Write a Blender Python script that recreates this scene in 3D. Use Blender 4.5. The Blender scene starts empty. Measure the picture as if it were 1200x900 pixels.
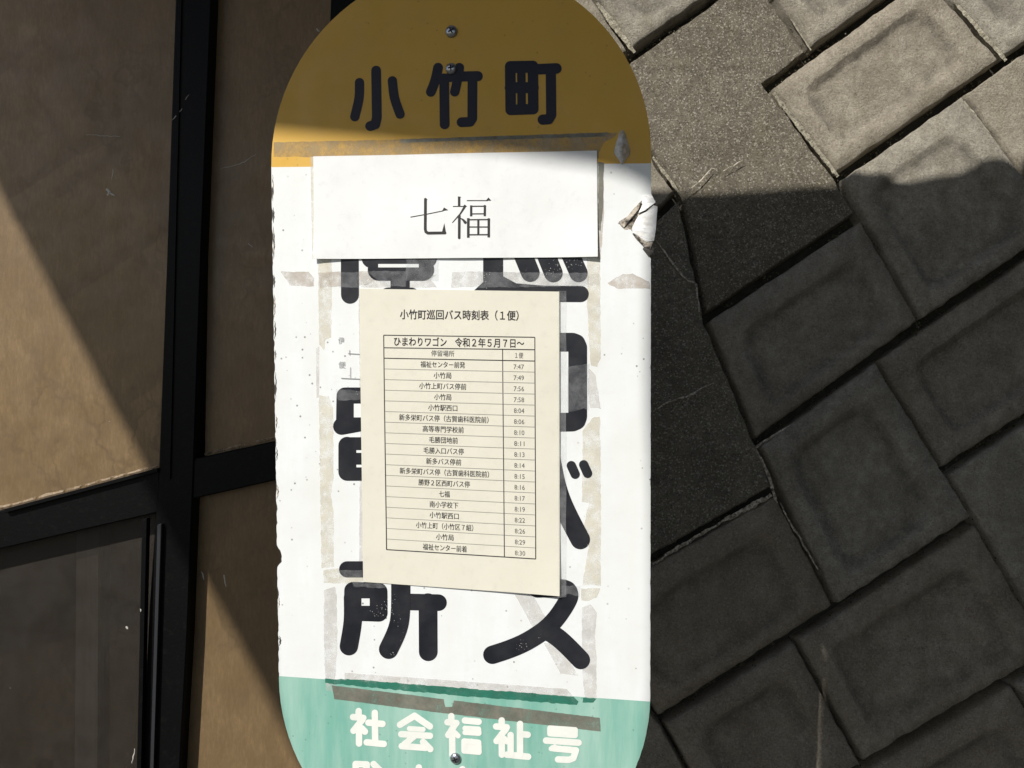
import bpy, bmesh, math, random
from mathutils import Vector, Matrix
from mathutils.geometry import tessellate_polygon
from mathutils import noise as mnoise
random.seed(7)
SC = bpy.context.scene
COL = SC.collection

# ------------------------------------------------------------------ camera
CAMZ = 1.5
F = 867.0                      # focal length in pixels of the 1200 x 900 photograph
cam_d = bpy.data.cameras.new('camera'); cam = bpy.data.objects.new('camera', cam_d)
COL.objects.link(cam); SC.camera = cam
cam_d.sensor_width = 36.0; cam_d.lens = 36.0 * F / 1200.0
cam_d.clip_start = 0.02; cam_d.clip_end = 500
cam.location = (0, 0, CAMZ); cam.rotation_euler = (math.radians(90), 0, 0)

# ------------------------------------------------------------------ light
SUN = Vector((-0.42, -0.62, 0.66)).normalized()        # towards the sun
sun_el = math.asin(SUN.z)
sun_d = bpy.data.lights.new('sun', 'SUN'); sun_d.energy = 5.0; sun_d.angle = math.radians(0.5)
sun_d.color = (1.0, 0.965, 0.905)
sun = bpy.data.objects.new('sun', sun_d); COL.objects.link(sun)
sun.rotation_euler = SUN.to_track_quat('Z', 'Y').to_euler(); sun.location = (-4, -6, 8)
W = bpy.data.worlds.new('World'); SC.world = W; W.use_nodes = True
nt = W.node_tree; nt.nodes.clear()
sk = nt.nodes.new('ShaderNodeTexSky'); sk.sky_type = 'NISHITA'; sk.sun_disc = False
sk.sun_elevation = sun_el
sk.sun_rotation = math.atan2(SUN.x, SUN.y)
bgn = nt.nodes.new('ShaderNodeBackground'); bgn.inputs[1].default_value = 0.085
wo = nt.nodes.new('ShaderNodeOutputWorld')
nt.links.new(sk.outputs[0], bgn.inputs[0]); nt.links.new(bgn.outputs[0], wo.inputs[0])
SC.view_settings.view_transform = 'Standard'; SC.view_settings.look = 'None'
SC.view_settings.exposure = 0.08; SC.view_settings.gamma = 1.0
SC.cycles.max_bounces = 8

# ------------------------------------------------------------------ helpers
def tag(o, label=None, cat=None, group=None, kind=None):
    if label: o['label'] = label
    if cat: o['category'] = cat
    if group: o['group'] = group
    if kind: o['kind'] = kind
    return o

class Plane:
    """a plane in the world; local X = right, Z = up, -Y = out towards the viewer"""
    def __init__(s, o, r, u):
        s.o = Vector(o); s.r = Vector(r).normalized()
        s.n = s.r.cross(Vector(u)).normalized()      # away from the viewer (y-like)
        s.n = -s.n if s.n.y < 0 else s.n
        s.u = s.r.cross(s.n).normalized()
        if s.u.z < 0: s.u = -s.u
        s.M = Matrix(((s.r.x, s.n.x, s.u.x, s.o.x), (s.r.y, s.n.y, s.u.y, s.o.y), (s.r.z, s.n.z, s.u.z, s.o.z), (0, 0, 0, 1)))
        s.Mi = s.M.inverted()
    def ab(s, u, v):                                 # photograph measurement -> position in the plane
        d = Vector(((u - 600) / F, 1, -(v - 450) / F)); c = Vector((0, 0, CAMZ))
        t = (s.o - c).dot(s.n) / d.dot(s.n)
        p = s.Mi @ (c + d * t)
        return (p.x, p.z)
    def world(s, u, v):
        a, b = s.ab(u, v); return s.M @ Vector((a, 0, b))

SIGN = Plane((-0.055, 0.78, CAMZ), (math.cos(math.radians(6.4)), -math.sin(math.radians(6.4)), 0), (-0.0075, -0.03, 1))
WALL = Plane((0.6, 1.46, CAMZ), (1, -0.03, 0), (0, 0.10, 1))
SCREEN = Plane((-0.45, 1.06, CAMZ), (1, 0.0, 0), (0, 0, 1))

def link(name, me, mat, parent=None, loc=None, smooth=False):
    o = bpy.data.objects.new(name, me); COL.objects.link(o)
    mats = mat if isinstance(mat, (list, tuple)) else [mat]
    for m in mats: me.materials.append(m)
    if parent is not None: o.parent = parent
    if loc is not None: o.location = loc
    if smooth:
        for p in me.polygons: p.use_smooth = True
    return o

class MB:
    def __init__(s): s.v = []; s.f = []; s.mi = []
    def add(s, vs, fs, mi=0):
        k = len(s.v); s.v += [tuple(x) for x in vs]
        for f in fs: s.f.append([k + i for i in f]); s.mi.append(mi)
    def prism(s, poly, h0, h1, mi=0):
        """poly in plane coordinates (x,z); h heights out of the plane"""
        n = len(poly); hh = h1 if callable(h1) else (lambda a, b: h1)
        top = [(a, -hh(a, b), b) for a, b in poly]; bot = [(a, -h0, b) for a, b in poly]
        tri = tessellate_polygon([[Vector((a, b, 0)) for a, b in poly]])
        s.add(top + bot, [list(t) for t in tri] + [[i, (i + 1) % n, n + (i + 1) % n, n + i] for i in range(n)], mi)
    def box(s, c, d, mi=0):
        x, y, z = c; a, b, e = d[0] / 2, d[1] / 2, d[2] / 2
        vs = [(x + i * a, y + j * b, z + k * e) for i in (-1, 1) for j in (-1, 1) for k in (-1, 1)]
        s.add(vs, [(0, 1, 3, 2), (4, 6, 7, 5), (0, 4, 5, 1), (2, 3, 7, 6), (0, 2, 6, 4), (1, 5, 7, 3)], mi)
    def tube(s, p0, p1, r0, r1=None, seg=20, cap=True, mi=0):
        r1 = r0 if r1 is None else r1
        p0, p1 = Vector(p0), Vector(p1); d = (p1 - p0).normalized()
        a = d.orthogonal().normalized(); b = d.cross(a)
        vs = []
        for p, r in ((p0, r0), (p1, r1)):
            for i in range(seg):
                t = 2 * math.pi * i / seg; vs.append(p + a * math.cos(t) * r + b * math.sin(t) * r)
        fs = [[i, (i + 1) % seg, seg + (i + 1) % seg, seg + i] for i in range(seg)]
        if cap: fs += [list(range(seg))[::-1], list(range(seg, 2 * seg))]
        s.add(vs, fs, mi)
    def build(s, name, mat, parent=None, loc=None, smooth=False, bevel=0):
        me = bpy.data.meshes.new(name); me.from_pydata(s.v, [], s.f); me.update()
        bm = bmesh.new(); bm.from_mesh(me); bmesh.ops.recalc_face_normals(bm, faces=bm.faces)
        for i, f in enumerate(bm.faces): f.material_index = s.mi[i] if i < len(s.mi) else 0
        if bevel: bmesh.ops.bevel(bm, geom=list(bm.edges), offset=bevel, segments=1, affect='EDGES')
        bm.to_mesh(me); bm.free()
        return link(name, me, mat, parent, loc, smooth)

def dense(poly, step, jit=0.0, seed=0, closed=True, amp_scale=30):
    out = []; n = len(poly)
    for i in range(n if closed else n - 1):
        x0, y0 = poly[i]; x1, y1 = poly[(i + 1) % n]
        L = math.hypot(x1 - x0, y1 - y0); k = max(1, int(L / step))
        nx, ny = -(y1 - y0) / (L or 1), (x1 - x0) / (L or 1)
        for j in range(k):
            t = j / k; x = x0 + (x1 - x0) * t; y = y0 + (y1 - y0) * t
            if jit:
                a = mnoise.noise(Vector((x * amp_scale, y * amp_scale, seed))) * jit + mnoise.noise(Vector((x * amp_scale * 4, y * amp_scale * 4, seed + 5))) * jit * 0.5
                x += nx * a; y += ny * a
            out.append((x, y))
    if not closed: out.append(poly[-1])
    return out

# ------------------------------------------------------------------ node material helper
class Mat:
    def __init__(s, name, rough=0.6, spec=0.5):
        s.m = bpy.data.materials.new(name); s.m.use_nodes = True; s.t = s.m.node_tree
        s.b = s.t.nodes['Principled BSDF']; s.out = s.t.nodes['Material Output']
        s.b.inputs['Roughness'].default_value = rough; s.b.inputs['Specular IOR Level'].default_value = spec
        s.co = s.t.nodes.new('ShaderNodeTexCoord').outputs['Object']
    def n(s, t, **k):
        x = s.t.nodes.new(t)
        for a, b in k.items():
            if hasattr(x, a): setattr(x, a, b)
        return x
    def l(s, a, b): s.t.links.new(a, b)
    def mapped(s, scale=(1, 1, 1), rot=(0, 0, 0), loc=(0, 0, 0)):
        m = s.n('ShaderNodeMapping'); m.inputs['Scale'].default_value = scale; m.inputs['Rotation'].default_value = rot
        m.inputs['Location'].default_value = loc; s.l(s.co, m.inputs[0]); return m.outputs[0]
    def noise(s, scale, detail=4, rough=0.55, vec=None, dist=0.0):
        x = s.n('ShaderNodeTexNoise'); x.inputs['Scale'].default_value = scale; x.inputs['Detail'].default_value = detail
        x.inputs['Roughness'].default_value = rough; x.inputs['Distortion'].default_value = dist
        s.l(vec or s.co, x.inputs['Vector']); return x.outputs['Fac']
    def voro(s, scale, feature='F1', vec=None):
        x = s.n('ShaderNodeTexVoronoi'); x.feature = feature; x.inputs['Scale'].default_value = scale
        s.l(vec or s.co, x.inputs['Vector']); return x.outputs['Distance']
    def ramp(s, fac, stops):
        r = s.n('ShaderNodeValToRGB'); e = r.color_ramp.elements
        while len(e) < len(stops): e.new(0.5)
        for i, (p, c) in enumerate(stops):
            e[i].position = p; e[i].color = (c, c, c, 1) if isinstance(c, (int, float)) else (*c, 1)
        s.l(fac, r.inputs[0]); return r.outputs[0]
    def mix(s, fac, a, b, mode='MIX'):
        x = s.n('ShaderNodeMix'); x.data_type = 'RGBA'; x.blend_type = mode
        for v, i in ((fac, 0), (a, 6), (b, 7)):
            if isinstance(v, (int, float)): x.inputs[i].default_value = v if i == 0 else (v, v, v, 1)
            elif isinstance(v, tuple): x.inputs[i].default_value = (*v, 1)
            else: s.l(v, x.inputs[i])
        return x.outputs[2]
    def math(s, op, a, b=None):
        x = s.n('ShaderNodeMath'); x.operation = op
        for v, i in ((a, 0), (b, 1)):
            if v is None: continue
            if isinstance(v, (int, float)): x.inputs[i].default_value = v
            else: s.l(v, x.inputs[i])
        return x.outputs[0]
    def color(s, c):
        if isinstance(c, tuple): s.b.inputs['Base Color'].default_value = (*c, 1)
        else: s.l(c, s.b.inputs['Base Color'])
    def rough(s, c): s.l(c, s.b.inputs['Roughness'])
    def bump(s, h, dist, strength=1.0, prev=None):
        x = s.n('ShaderNodeBump'); x.inputs['Distance'].default_value = dist; x.inputs['Strength'].default_value = strength
        s.l(h, x.inputs['Height'])
        if prev is not None: s.l(prev, x.inputs['Normal'])
        s.l(x.outputs[0], s.b.inputs['Normal']); return x.outputs[0]
    def alpha(s, a):
        if isinstance(a, (int, float)): s.b.inputs['Alpha'].default_value = a
        else: s.l(a, s.b.inputs['Alpha'])

def concrete_mat(name, dark, light, speck, stain=0.5):
    m = Mat(name, 0.93, 0.2)
    big = m.noise(9, 5, 0.6); mid = m.noise(45, 5, 0.65); fine = m.noise(420, 3, 0.7)
    c = m.mix(m.ramp(mid, [(0.32, 0.0), (0.68, 1.0)]), dark, light)
    oi = m.n('ShaderNodeObjectInfo')
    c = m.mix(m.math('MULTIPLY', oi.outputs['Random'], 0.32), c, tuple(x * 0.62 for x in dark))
    c = m.mix(m.ramp(big, [(0.44, 0.0), (0.64, stain)]), c, tuple(x * 0.45 for x in dark))
    rr = m.math('FRACT', m.math('MULTIPLY', oi.outputs['Random'], 7.31)); c = m.mix(m.math('MULTIPLY', rr, 0.35), c, tuple(x * y for x, y in zip(dark, (1.05, 0.80, 0.56))))
    streak = m.noise(11, 4, 0.6, vec=m.mapped((2.6, 2.6, 0.7), (0, 0.35, 0)), dist=0.6)
    c = m.mix(m.ramp(streak, [(0.52, 0.0), (0.66, 0.35)]), c, (0.23, 0.2, 0.13))
    sm = m.n('ShaderNodeTexVoronoi'); sm.inputs['Scale'].default_value = 380; m.l(m.co, sm.inputs['Vector'])
    sc = m.n('ShaderNodeSeparateColor'); m.l(sm.outputs['Color'], sc.inputs[0])
    c = m.mix(m.ramp(sc.outputs[0], [(0.0, 0.0), (0.75, 0.0), (1.0, speck)]), c, (0.66, 0.62, 0.52))
    c = m.mix(m.ramp(sc.outputs[1], [(0.0, 0.0), (0.72, 0.0), (1.0, speck * 1.1)]), c, tuple(x * 0.3 for x in dark))
    c = m.mix(m.ramp(fine, [(0.35, 0.35), (0.6, 0.0)]), c, tuple(x * 0.5 for x in dark))
    pit = m.voro(90); rs = m.ramp(pit, [(0.03, 1.0), (0.085, 0.0)])
    pm = m.ramp(m.noise(14, 3), [(0.52, 0.0), (0.62, 0.9)])
    c = m.mix(m.math('MULTIPLY', rs, pm), c, (0.60, 0.57, 0.49) if speck > 0.5 else tuple(x * 0.35 for x in dark))
    sa = m.n('ShaderNodeAttribute'); sa.attribute_name = 'groove_shade'
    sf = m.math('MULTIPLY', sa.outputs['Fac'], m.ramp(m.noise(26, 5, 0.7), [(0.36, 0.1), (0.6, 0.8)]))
    c = m.mix(sf, c, tuple(x * 0.42 for x in dark))  # shade of the recessed groove painted into the block colour, broken up by noise
    gr = m.noise(230, 4, 0.75); c = m.mix(m.ramp(gr, [(0.30, 0.75), (0.46, 0.0)]), c, tuple(x * 0.38 for x in dark)); c = m.mix(m.ramp(gr, [(0.56, 0.0), (0.72, 0.55)]), c, light)
    m.color(c)
    b = m.bump(m.noise(48, 6, 0.7), 0.004, 0.45); b = m.bump(fine, 0.0028, 1.0, b); b = m.bump(m.ramp(m.voro(130), [(0.06, 0.0), (0.16, 1.0)]), 0.0022, 0.6, b); b = m.bump(m.noise(190, 4, 0.75), 0.0035, 0.9, b); m.bump(m.noise(900, 2), 0.0008, 0.9, b)
    return m.m

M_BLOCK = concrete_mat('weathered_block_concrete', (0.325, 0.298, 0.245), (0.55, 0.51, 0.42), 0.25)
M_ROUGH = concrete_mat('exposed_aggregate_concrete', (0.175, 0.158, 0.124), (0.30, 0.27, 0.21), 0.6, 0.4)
m = Mat('joint_mortar', 0.95, 0.1); m.color(m.mix(m.noise(60), (0.03, 0.028, 0.022), (0.08, 0.075, 0.06))); m.bump(m.noise(150, 5), 0.004); M_MORTAR = m.m
m = Mat('lime_efflorescence', 0.9, 0.2); m.color(m.mix(m.ramp(m.noise(160), [(0.4, 0.0), (0.6, 1.0)]), (0.30, 0.26, 0.2), (0.66, 0.6, 0.5)))
m.alpha(m.ramp(m.noise(240, 4), [(0.36, 0.0), (0.46, 1.0)])); m.bump(m.noise(300), 0.002); M_LIME = m.m

# ------------------------------------------------------------------ retaining wall
wall_root = bpy.data.objects.new('retaining_wall', None); COL.objects.link(wall_root)
wall_root.matrix_world = WALL.M @ Matrix.Translation((0, 0, -1.5))
tag(wall_root, 'retaining wall of diagonally laid grey concrete blocks behind the bus stop sign', 'wall')
WOFF = (0, 0, 1.5)

def edge_lines_inset(poly, ds):
    """poly CCW in (x,z); ds inset per edge"""
    n = len(poly); L = []
    for i in range(n):
        (x0, y0), (x1, y1) = poly[i], poly[(i + 1) % n]
        l = math.hypot(x1 - x0, y1 - y0); dx, dy = (x1 - x0) / l, (y1 - y0) / l
        nx, ny = -dy, dx
        L.append((x0 + nx * ds[i], y0 + ny * ds[i], dx, dy))
    out = []
    for i in range(n):
        x0, y0, a, b = L[i - 1]; x1, y1, c, d = L[i]
        det = a * d - b * c
        if abs(det) < 0.12: out.append(((x1 + 0 * a), y1)); continue
        t = ((x1 - x0) * d - (y1 - y0) * c) / det
        out.append((x0 + a * t, y0 + b * t))
    return out

def area(p): return 0.5 * sum(p[i][0] * p[(i + 1) % len(p)][1] - p[(i + 1) % len(p)][0] * p[i][1] for i in range(len(p)))
DEEP = 0.046
def block(poly, mat, dish, seed, lift=0.0):
    if area(poly) < 0: poly = poly[::-1]
    n = len(poly); bev = []
    for i in range(n):
        (x0, y0), (x1, y1) = poly[i], poly[(i + 1) % n]
        dx, dy = x1 - x0, y1 - y0; ox, oy = dy, -dx          # outward normal for CCW
        if ox > 0 and oy < 0: w = 0.0190
        elif ox < 0 and oy < 0: w = 0.010
        elif ox > 0: w = 0.0045
        else: w = 0.003
        bev.append(w)
    def ring(ds, h, jit, N):
        p = edge_lines_inset(poly, ds); out = []
        for i in range(n):
            (x0, y0), (x1, y1) = p[i], p[(i + 1) % n]
            for j in range(N[i]):
                t = j / N[i]; x = x0 + (x1 - x0) * t; y = y0 + (y1 - y0) * t
                a = jit * mnoise.noise(Vector((x * 38, y * 38, seed * 3.1))); b = jit * mnoise.noise(Vector((x * 38, y * 38, seed * 3.1 + 9)))
                a += 0.5 * jit * mnoise.noise(Vector((x * 130, y * 130, seed))); b += 0.5 * jit * mnoise.noise(Vector((x * 130, y * 130, seed + 4)))
                dz = 0.0016 * mnoise.noise(Vector((x * 25, y * 25, seed + 2.5)))
                out.append((x + a, -(h + dz + lift), y + b))
        return out
    N = [max(3, int(math.hypot(poly[(i + 1) % n][0] - poly[i][0], poly[(i + 1) % n][1] - poly[i][1]) / 0.008)) for i in range(n)]
    rings = [ring([(w * 0.8 if w > 0.018 else 0.0005) for w in bev], -DEEP, 0.001, N), ring([w * (0.9 if w > 0.018 else 0.75) for w in bev], -0.007, 0.0030, N), ring([w + 0.002 for w in bev], 0.0, 0.003, N)]
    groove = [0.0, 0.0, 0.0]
    if dish:
        base = 0.044
        for k, (d, h) in enumerate(((base, 0.0), (base + 0.003, -0.0008), (base + 0.014, -0.0075), (base + 0.020, -0.0085), (base + 0.040, -0.0065))):
            dd = [d + 0.006 * math.sin(seed * 2.3 + i * 1.7) for i in range(n)]
            q = edge_lines_inset(poly, dd)
            if area(q) < 0.002 or any((q[(i+1)%n][0]-q[i][0])*(poly[(i+1)%n][0]-poly[i][0])+(q[(i+1)%n][1]-q[i][1])*(poly[(i+1)%n][1]-poly[i][1]) < 0 for i in range(n)): break
            r = ring(dd, h * (1.0 + 0.3 * math.cos(seed * 1.05)), 0.0024, N)
            qc = (sum(p[0] for p in q) / n, sum(p[1] for p in q) / n); r2 = []
            for x, y, z in r:
                dm = min(math.hypot(x - p[0], z - p[1]) for p in q); pull = 0.014 * max(0.0, 1 - dm / 0.038) ** 1.2
                dx, dz = qc[0] - x, qc[1] - z; dl = math.hypot(dx, dz) or 1
                r2.append((x + dx / dl * pull, y, z + dz / dl * pull))
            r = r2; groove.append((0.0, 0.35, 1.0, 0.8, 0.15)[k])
            cx = sum(x for x, _, _ in r) / len(r); cy = sum(z for _, _, z in r) / len(r)
            rm = [math.hypot(x - cx, z - cy) for x, _, z in r]
            rings.append(r)
    mb = MB(); vs = [v for r in rings for v in r]; T = len(rings[0]); fs = []
    for k in range(len(rings) - 1):
        for i in range(T):
            fs.append([k * T + i, k * T + (i + 1) % T, (k + 1) * T + (i + 1) % T, (k + 1) * T + i])
    last = (len(rings) - 1) * T
    tri = tessellate_polygon([[Vector((v[0], v[2], 0)) for v in rings[-1]]])
    fs += [[last + a for a in t] for t in tri]
    mb.add(vs, fs)
    o = mb.build('concrete_block', mat, wall_root, WOFF)
    at = o.data.attributes.new('groove_shade', 'FLOAT', 'POINT')
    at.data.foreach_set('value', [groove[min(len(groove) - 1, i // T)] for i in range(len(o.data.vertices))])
    for p in o.data.polygons: p.use_smooth = len(p.vertices) == 4
    return o

PX = [
 ([(743,66),(699,2),(640,-84),(520,0),(620,150)], 1, 0),
 ([(743,66),(640,-84),(800,-195),(885,-33)], 1, 0),
 ([(703,94),(743,66),(885,-33),(952,66),(903,103),(984,211),(1010,257),(828,378),(797,232)], 0, 1),
 ([(620,150),(703,94),(797,232),(690,330),(560,260)], 0, 0),
 ([(952,66),(885,-33),(1010,-120),(1080,-26)], 1, 0),
 ([(903,103),(1086,-30),(1180,75),(984,211)], 1, 0),
 ([(1180,75),(1086,-30),(1240,-140),(1340,-35)], 1, 0),
 ([(984,211),(1128,112),(1250,272),(1083,384)], 1, 0),
 ([(1128,112),(1180,75),(1340,-35),(1440,140),(1250,272)], 0, 0),
 ([(828,378),(1010,257),(1083,384),(888,524)], 1, 0),
 ([(888,524),(1027,424),(1145,614),(984,719),(910,580)], 1, 0),
 ([(1027,424),(1250,272),(1350,400),(1110,558)], 1, 0),
 ([(1110,558),(1350,400),(1450,560),(1237,772),(1145,614)], 0, 0),
 ([(690,330),(797,232),(828,378),(888,524),(910,580),(760,665),(640,500)], 0, 1),
 ([(760,665),(910,580),(984,719),(776,850),(690,740)], 1, 0),
 ([(932,752),(984,719),(1145,614),(1237,772),(1015,904)], 1, 0),
 ([(776,850),(932,752),(1015,904),(860,1000)], 1, 0),
 ([(690,740),(776,850),(860,1000),(740,1080),(600,860)], 0, 0),
 ([(1015,904),(1187,803),(1290,960),(1110,1080)], 1, 0),
 ([(1187,803),(1237,772),(1400,660),(1480,830),(1290,960)], 0, 0),
]
MBp = [WALL.ab(*p) for p in [(520,0),(640,-84),(800,-195),(1010,-120),(1240,-140),(1440,140),(1450,560),(1480,830),(1290,960),(1110,1080),(740,1080),(560,700),(560,260)]]
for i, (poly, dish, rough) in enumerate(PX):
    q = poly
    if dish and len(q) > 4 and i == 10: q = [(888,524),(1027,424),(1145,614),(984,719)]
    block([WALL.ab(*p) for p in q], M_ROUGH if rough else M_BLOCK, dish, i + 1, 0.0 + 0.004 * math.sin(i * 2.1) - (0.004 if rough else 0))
# the rest of the wall, outside the photograph, in the same diagonal bond
def inside(p, poly):
    c = False; n = len(poly)
    for i in range(n):
        (x0, y0), (x1, y1) = poly[i], poly[(i + 1) % n]
        if (y0 > p[1]) != (y1 > p[1]) and p[0] < (x1 - x0) * (p[1] - y0) / (y1 - y0) + x0: c = not c
    return c
ang = math.radians(35); e1 = (math.cos(ang), math.sin(ang)); e2 = (-math.sin(ang), math.cos(ang))
BL, BH = 0.39, 0.255; cnt = 0
for r in range(-14, 14):
    for c in range(-12, 12):
        a0 = c * BL + (r % 2) * BL * 0.5; b0 = r * BH
        q = [(a0, b0), (a0 + BL, b0), (a0 + BL, b0 + BH), (a0, b0 + BH)]
        q = [(e1[0] * a + e2[0] * b, e1[1] * a + e2[1] * b) for a, b in q]
        cx = sum(p[0] for p in q) / 4; cz = sum(p[1] for p in q) / 4
        if not (-2.6 < cx < 1.7 and -1.35 < cz < 1.35): continue
        # shrink test: skip what touches the blocks measured from the photograph
        part = False
        if any(inside((cx + (p[0] - cx) * k, cz + (p[1] - cz) * k), MBp) for p in q for k in (0.0, 0.5, 0.9)) or any(inside(p, q) for p in MBp): part = True
        if part and inside((cx, cz), MBp): continue
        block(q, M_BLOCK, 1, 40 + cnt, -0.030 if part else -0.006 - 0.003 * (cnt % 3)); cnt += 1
mb = MB(); mb.prism([(-2.9, -1.5), (2.0, -1.5), (2.0, 1.45), (-2.9, 1.45)], -0.3, -DEEP + 0.004); mb.build('mortar_bed', M_MORTAR, wall_root, WOFF)

def ribbon(pts, w, h, mat, name, plane, parent, off, seed, step=0.004, jit=0.0028, amp=45):
    P = dense([plane.ab(*p) for p in pts], step, jit, seed, closed=False, amp_scale=amp)
    mbx = MB(); vs = []
    for i, (x, z) in enumerate(P):
        a = P[max(0, i - 1)]; b = P[min(len(P) - 1, i + 1)]
        dx, dz = b[0] - a[0], b[1] - a[1]; l = math.hypot(dx, dz) or 1
        ww = w * (0.35 + 0.8 * abs(mnoise.noise(Vector((x * 70, z * 70, seed)))) + 0.35 * math.sin(math.pi * i / max(1, len(P) - 1)))
        hh = h(x, z) if callable(h) else h
        vs += [(x - dz / l * ww, -hh, z + dx / l * ww), (x, -hh - ww * 0.5, z), (x + dz / l * ww, -hh, z - dx / l * ww)]
    fs = []
    for i in range(len(P) - 1):
        for j in (0, 1): fs.append([3 * i + j, 3 * i + j + 1, 3 * i + j + 4, 3 * i + j + 3])
    mbx.add(vs, fs); return mbx.build(name, mat, parent, off)
LH = 0.0035
for k, (pts, w, h) in enumerate([
    ([(800,228),(812,219),(822,211),(833,199),(838,199)], 0.0016, LH), ([(846,201),(858,195),(870,188)], 0.0013, LH),
    ([(770,284),(785,305),(800,325),(815,334),(817,352),(819,366)], 0.0024, LH),
    ([(765,482),(785,470),(805,465),(822,456),(836,449)], 0.0020, LH),
    ([(868,500),(880,519),(888,530),(900,552),(912,590)], 0.0040, -0.006), ([(886,525),(905,512),(925,500),(945,488)], 0.0030, -0.004),
    ([(766,662),(790,645),(820,627),(850,610)], 0.0035, -0.006), ([(850,610),(875,597),(905,580)], 0.0060, -0.006),
    ([(915,590),(935,625),(960,668)], 0.0022, -0.006), ([(1003,268),(1020,295),(1030,312)], 0.0025, -0.006),
    ([(903,118),(925,150),(945,176),(978,208)], 0.0035, -0.01)]):
    ribbon(pts, w, h, M_LIME, 'lime_streak', WALL, wall_root, WOFF, k)

m = Mat('pale_joint_mortar', 0.95, 0.15); c = m.mix(m.ramp(m.noise(120, 5, 0.7), [(0.35, 0.0), (0.65, 1.0)]), (0.20, 0.18, 0.135), (0.50, 0.46, 0.36)); c = m.mix(m.ramp(m.noise(60, 5, 0.7), [(0.56, 0.0), (0.62, 0.9)]), c, (0.03, 0.027, 0.02)); m.color(c); m.bump(m.noise(220, 4), 0.004); M_PALE = m.m
for k, (pts, w, h) in enumerate([([(700,4),(744,62)], 0.0075, 0.001), ([(907,108),(983,206)], 0.0058, -0.004), ([(1119,0),(1180,70)], 0.0060, -0.003), ([(1131,117),(1194,204)], 0.0050, -0.004),
    ([(765,184),(798,229)], 0.0036, 0.000), ([(918,4),(951,58)], 0.0030, -0.003)]):
    ribbon(pts, w, h, M_PALE, 'mortar_ridge', WALL, wall_root, WOFF, 30 + k, 0.004, 0.0012, 25)
# crumbs of mortar, grit and moss lying in the joints
m = Mat('joint_crumbs', 0.95, 0.1); c = m.mix(m.ramp(m.noise(70, 3), [(0.35, 0.0), (0.65, 1.0)]), (0.035, 0.036, 0.018), (0.19, 0.165, 0.12)); m.color(c)
cb = MB(); rnd = random.Random(3)
for poly, dish, rough in PX:
    P = [WALL.ab(*p) for p in poly]; 
    if area(P) < 0: P = P[::-1]
    for i in range(len(P)):
        (x0, y0), (x1, y1) = P[i], P[(i + 1) % len(P)]; L = math.hypot(x1 - x0, y1 - y0); nx, ny = -(y1 - y0) / L, (x1 - x0) / L
        se = nx < 0 and ny > 0
        for q in range(int(L / (0.0035 if se else 0.007))):
            t = rnd.random(); o_ = rnd.uniform(0.0, 0.015) if se else rnd.uniform(-0.002, 0.004)
            dens = mnoise.noise(Vector((x0 * 9 + t * L * 14, y0 * 7, 4)))
            if dens < -0.05: continue
            r = rnd.uniform(0.0012, 0.0036) * (1 if se else 0.6); cx_ = x0 + (x1 - x0) * t + nx * o_; cz_ = y0 + (y1 - y0) * t + ny * o_; dep = rnd.uniform(0.022, 0.043) if se else rnd.uniform(0.006, 0.02)
            vs = [(cx_ + r * rnd.uniform(.6, 1.2) * a, dep + r * rnd.uniform(.6, 1.2) * b, cz_ + r * rnd.uniform(.6, 1.2) * e) for a, b, e in ((1, 0, 0), (-1, 0, 0), (0, 1, 0), (0, -1, 0), (0, 0, 1), (0, 0, -1))]
            cb.add(vs, [(0, 4, 2), (2, 4, 1), (1, 4, 3), (3, 4, 0), (2, 5, 0), (1, 5, 2), (3, 5, 1), (0, 5, 3)])
tag(cb.build('joint_grit', m.m, wall_root, WOFF), kind='stuff')

# ------------------------------------------------------------------ ground
m = Mat('ground_asphalt', 0.95, 0.2); c = m.mix(m.noise(2.5), (0.05, 0.048, 0.044), (0.09, 0.085, 0.075))
c = m.mix(m.ramp(m.voro(160), [(0.1, 0.6), (0.3, 0.0)]), c, (0.18, 0.17, 0.15)); m.color(c); m.bump(m.noise(200, 4), 0.004)
mb = MB(); mb.add([(-120, -120, 0), (120, -120, 0), (120, 120, 0), (-120, 120, 0)], [(0, 1, 2, 3)])
tag(mb.build('ground', m.m), kind='structure')

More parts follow.
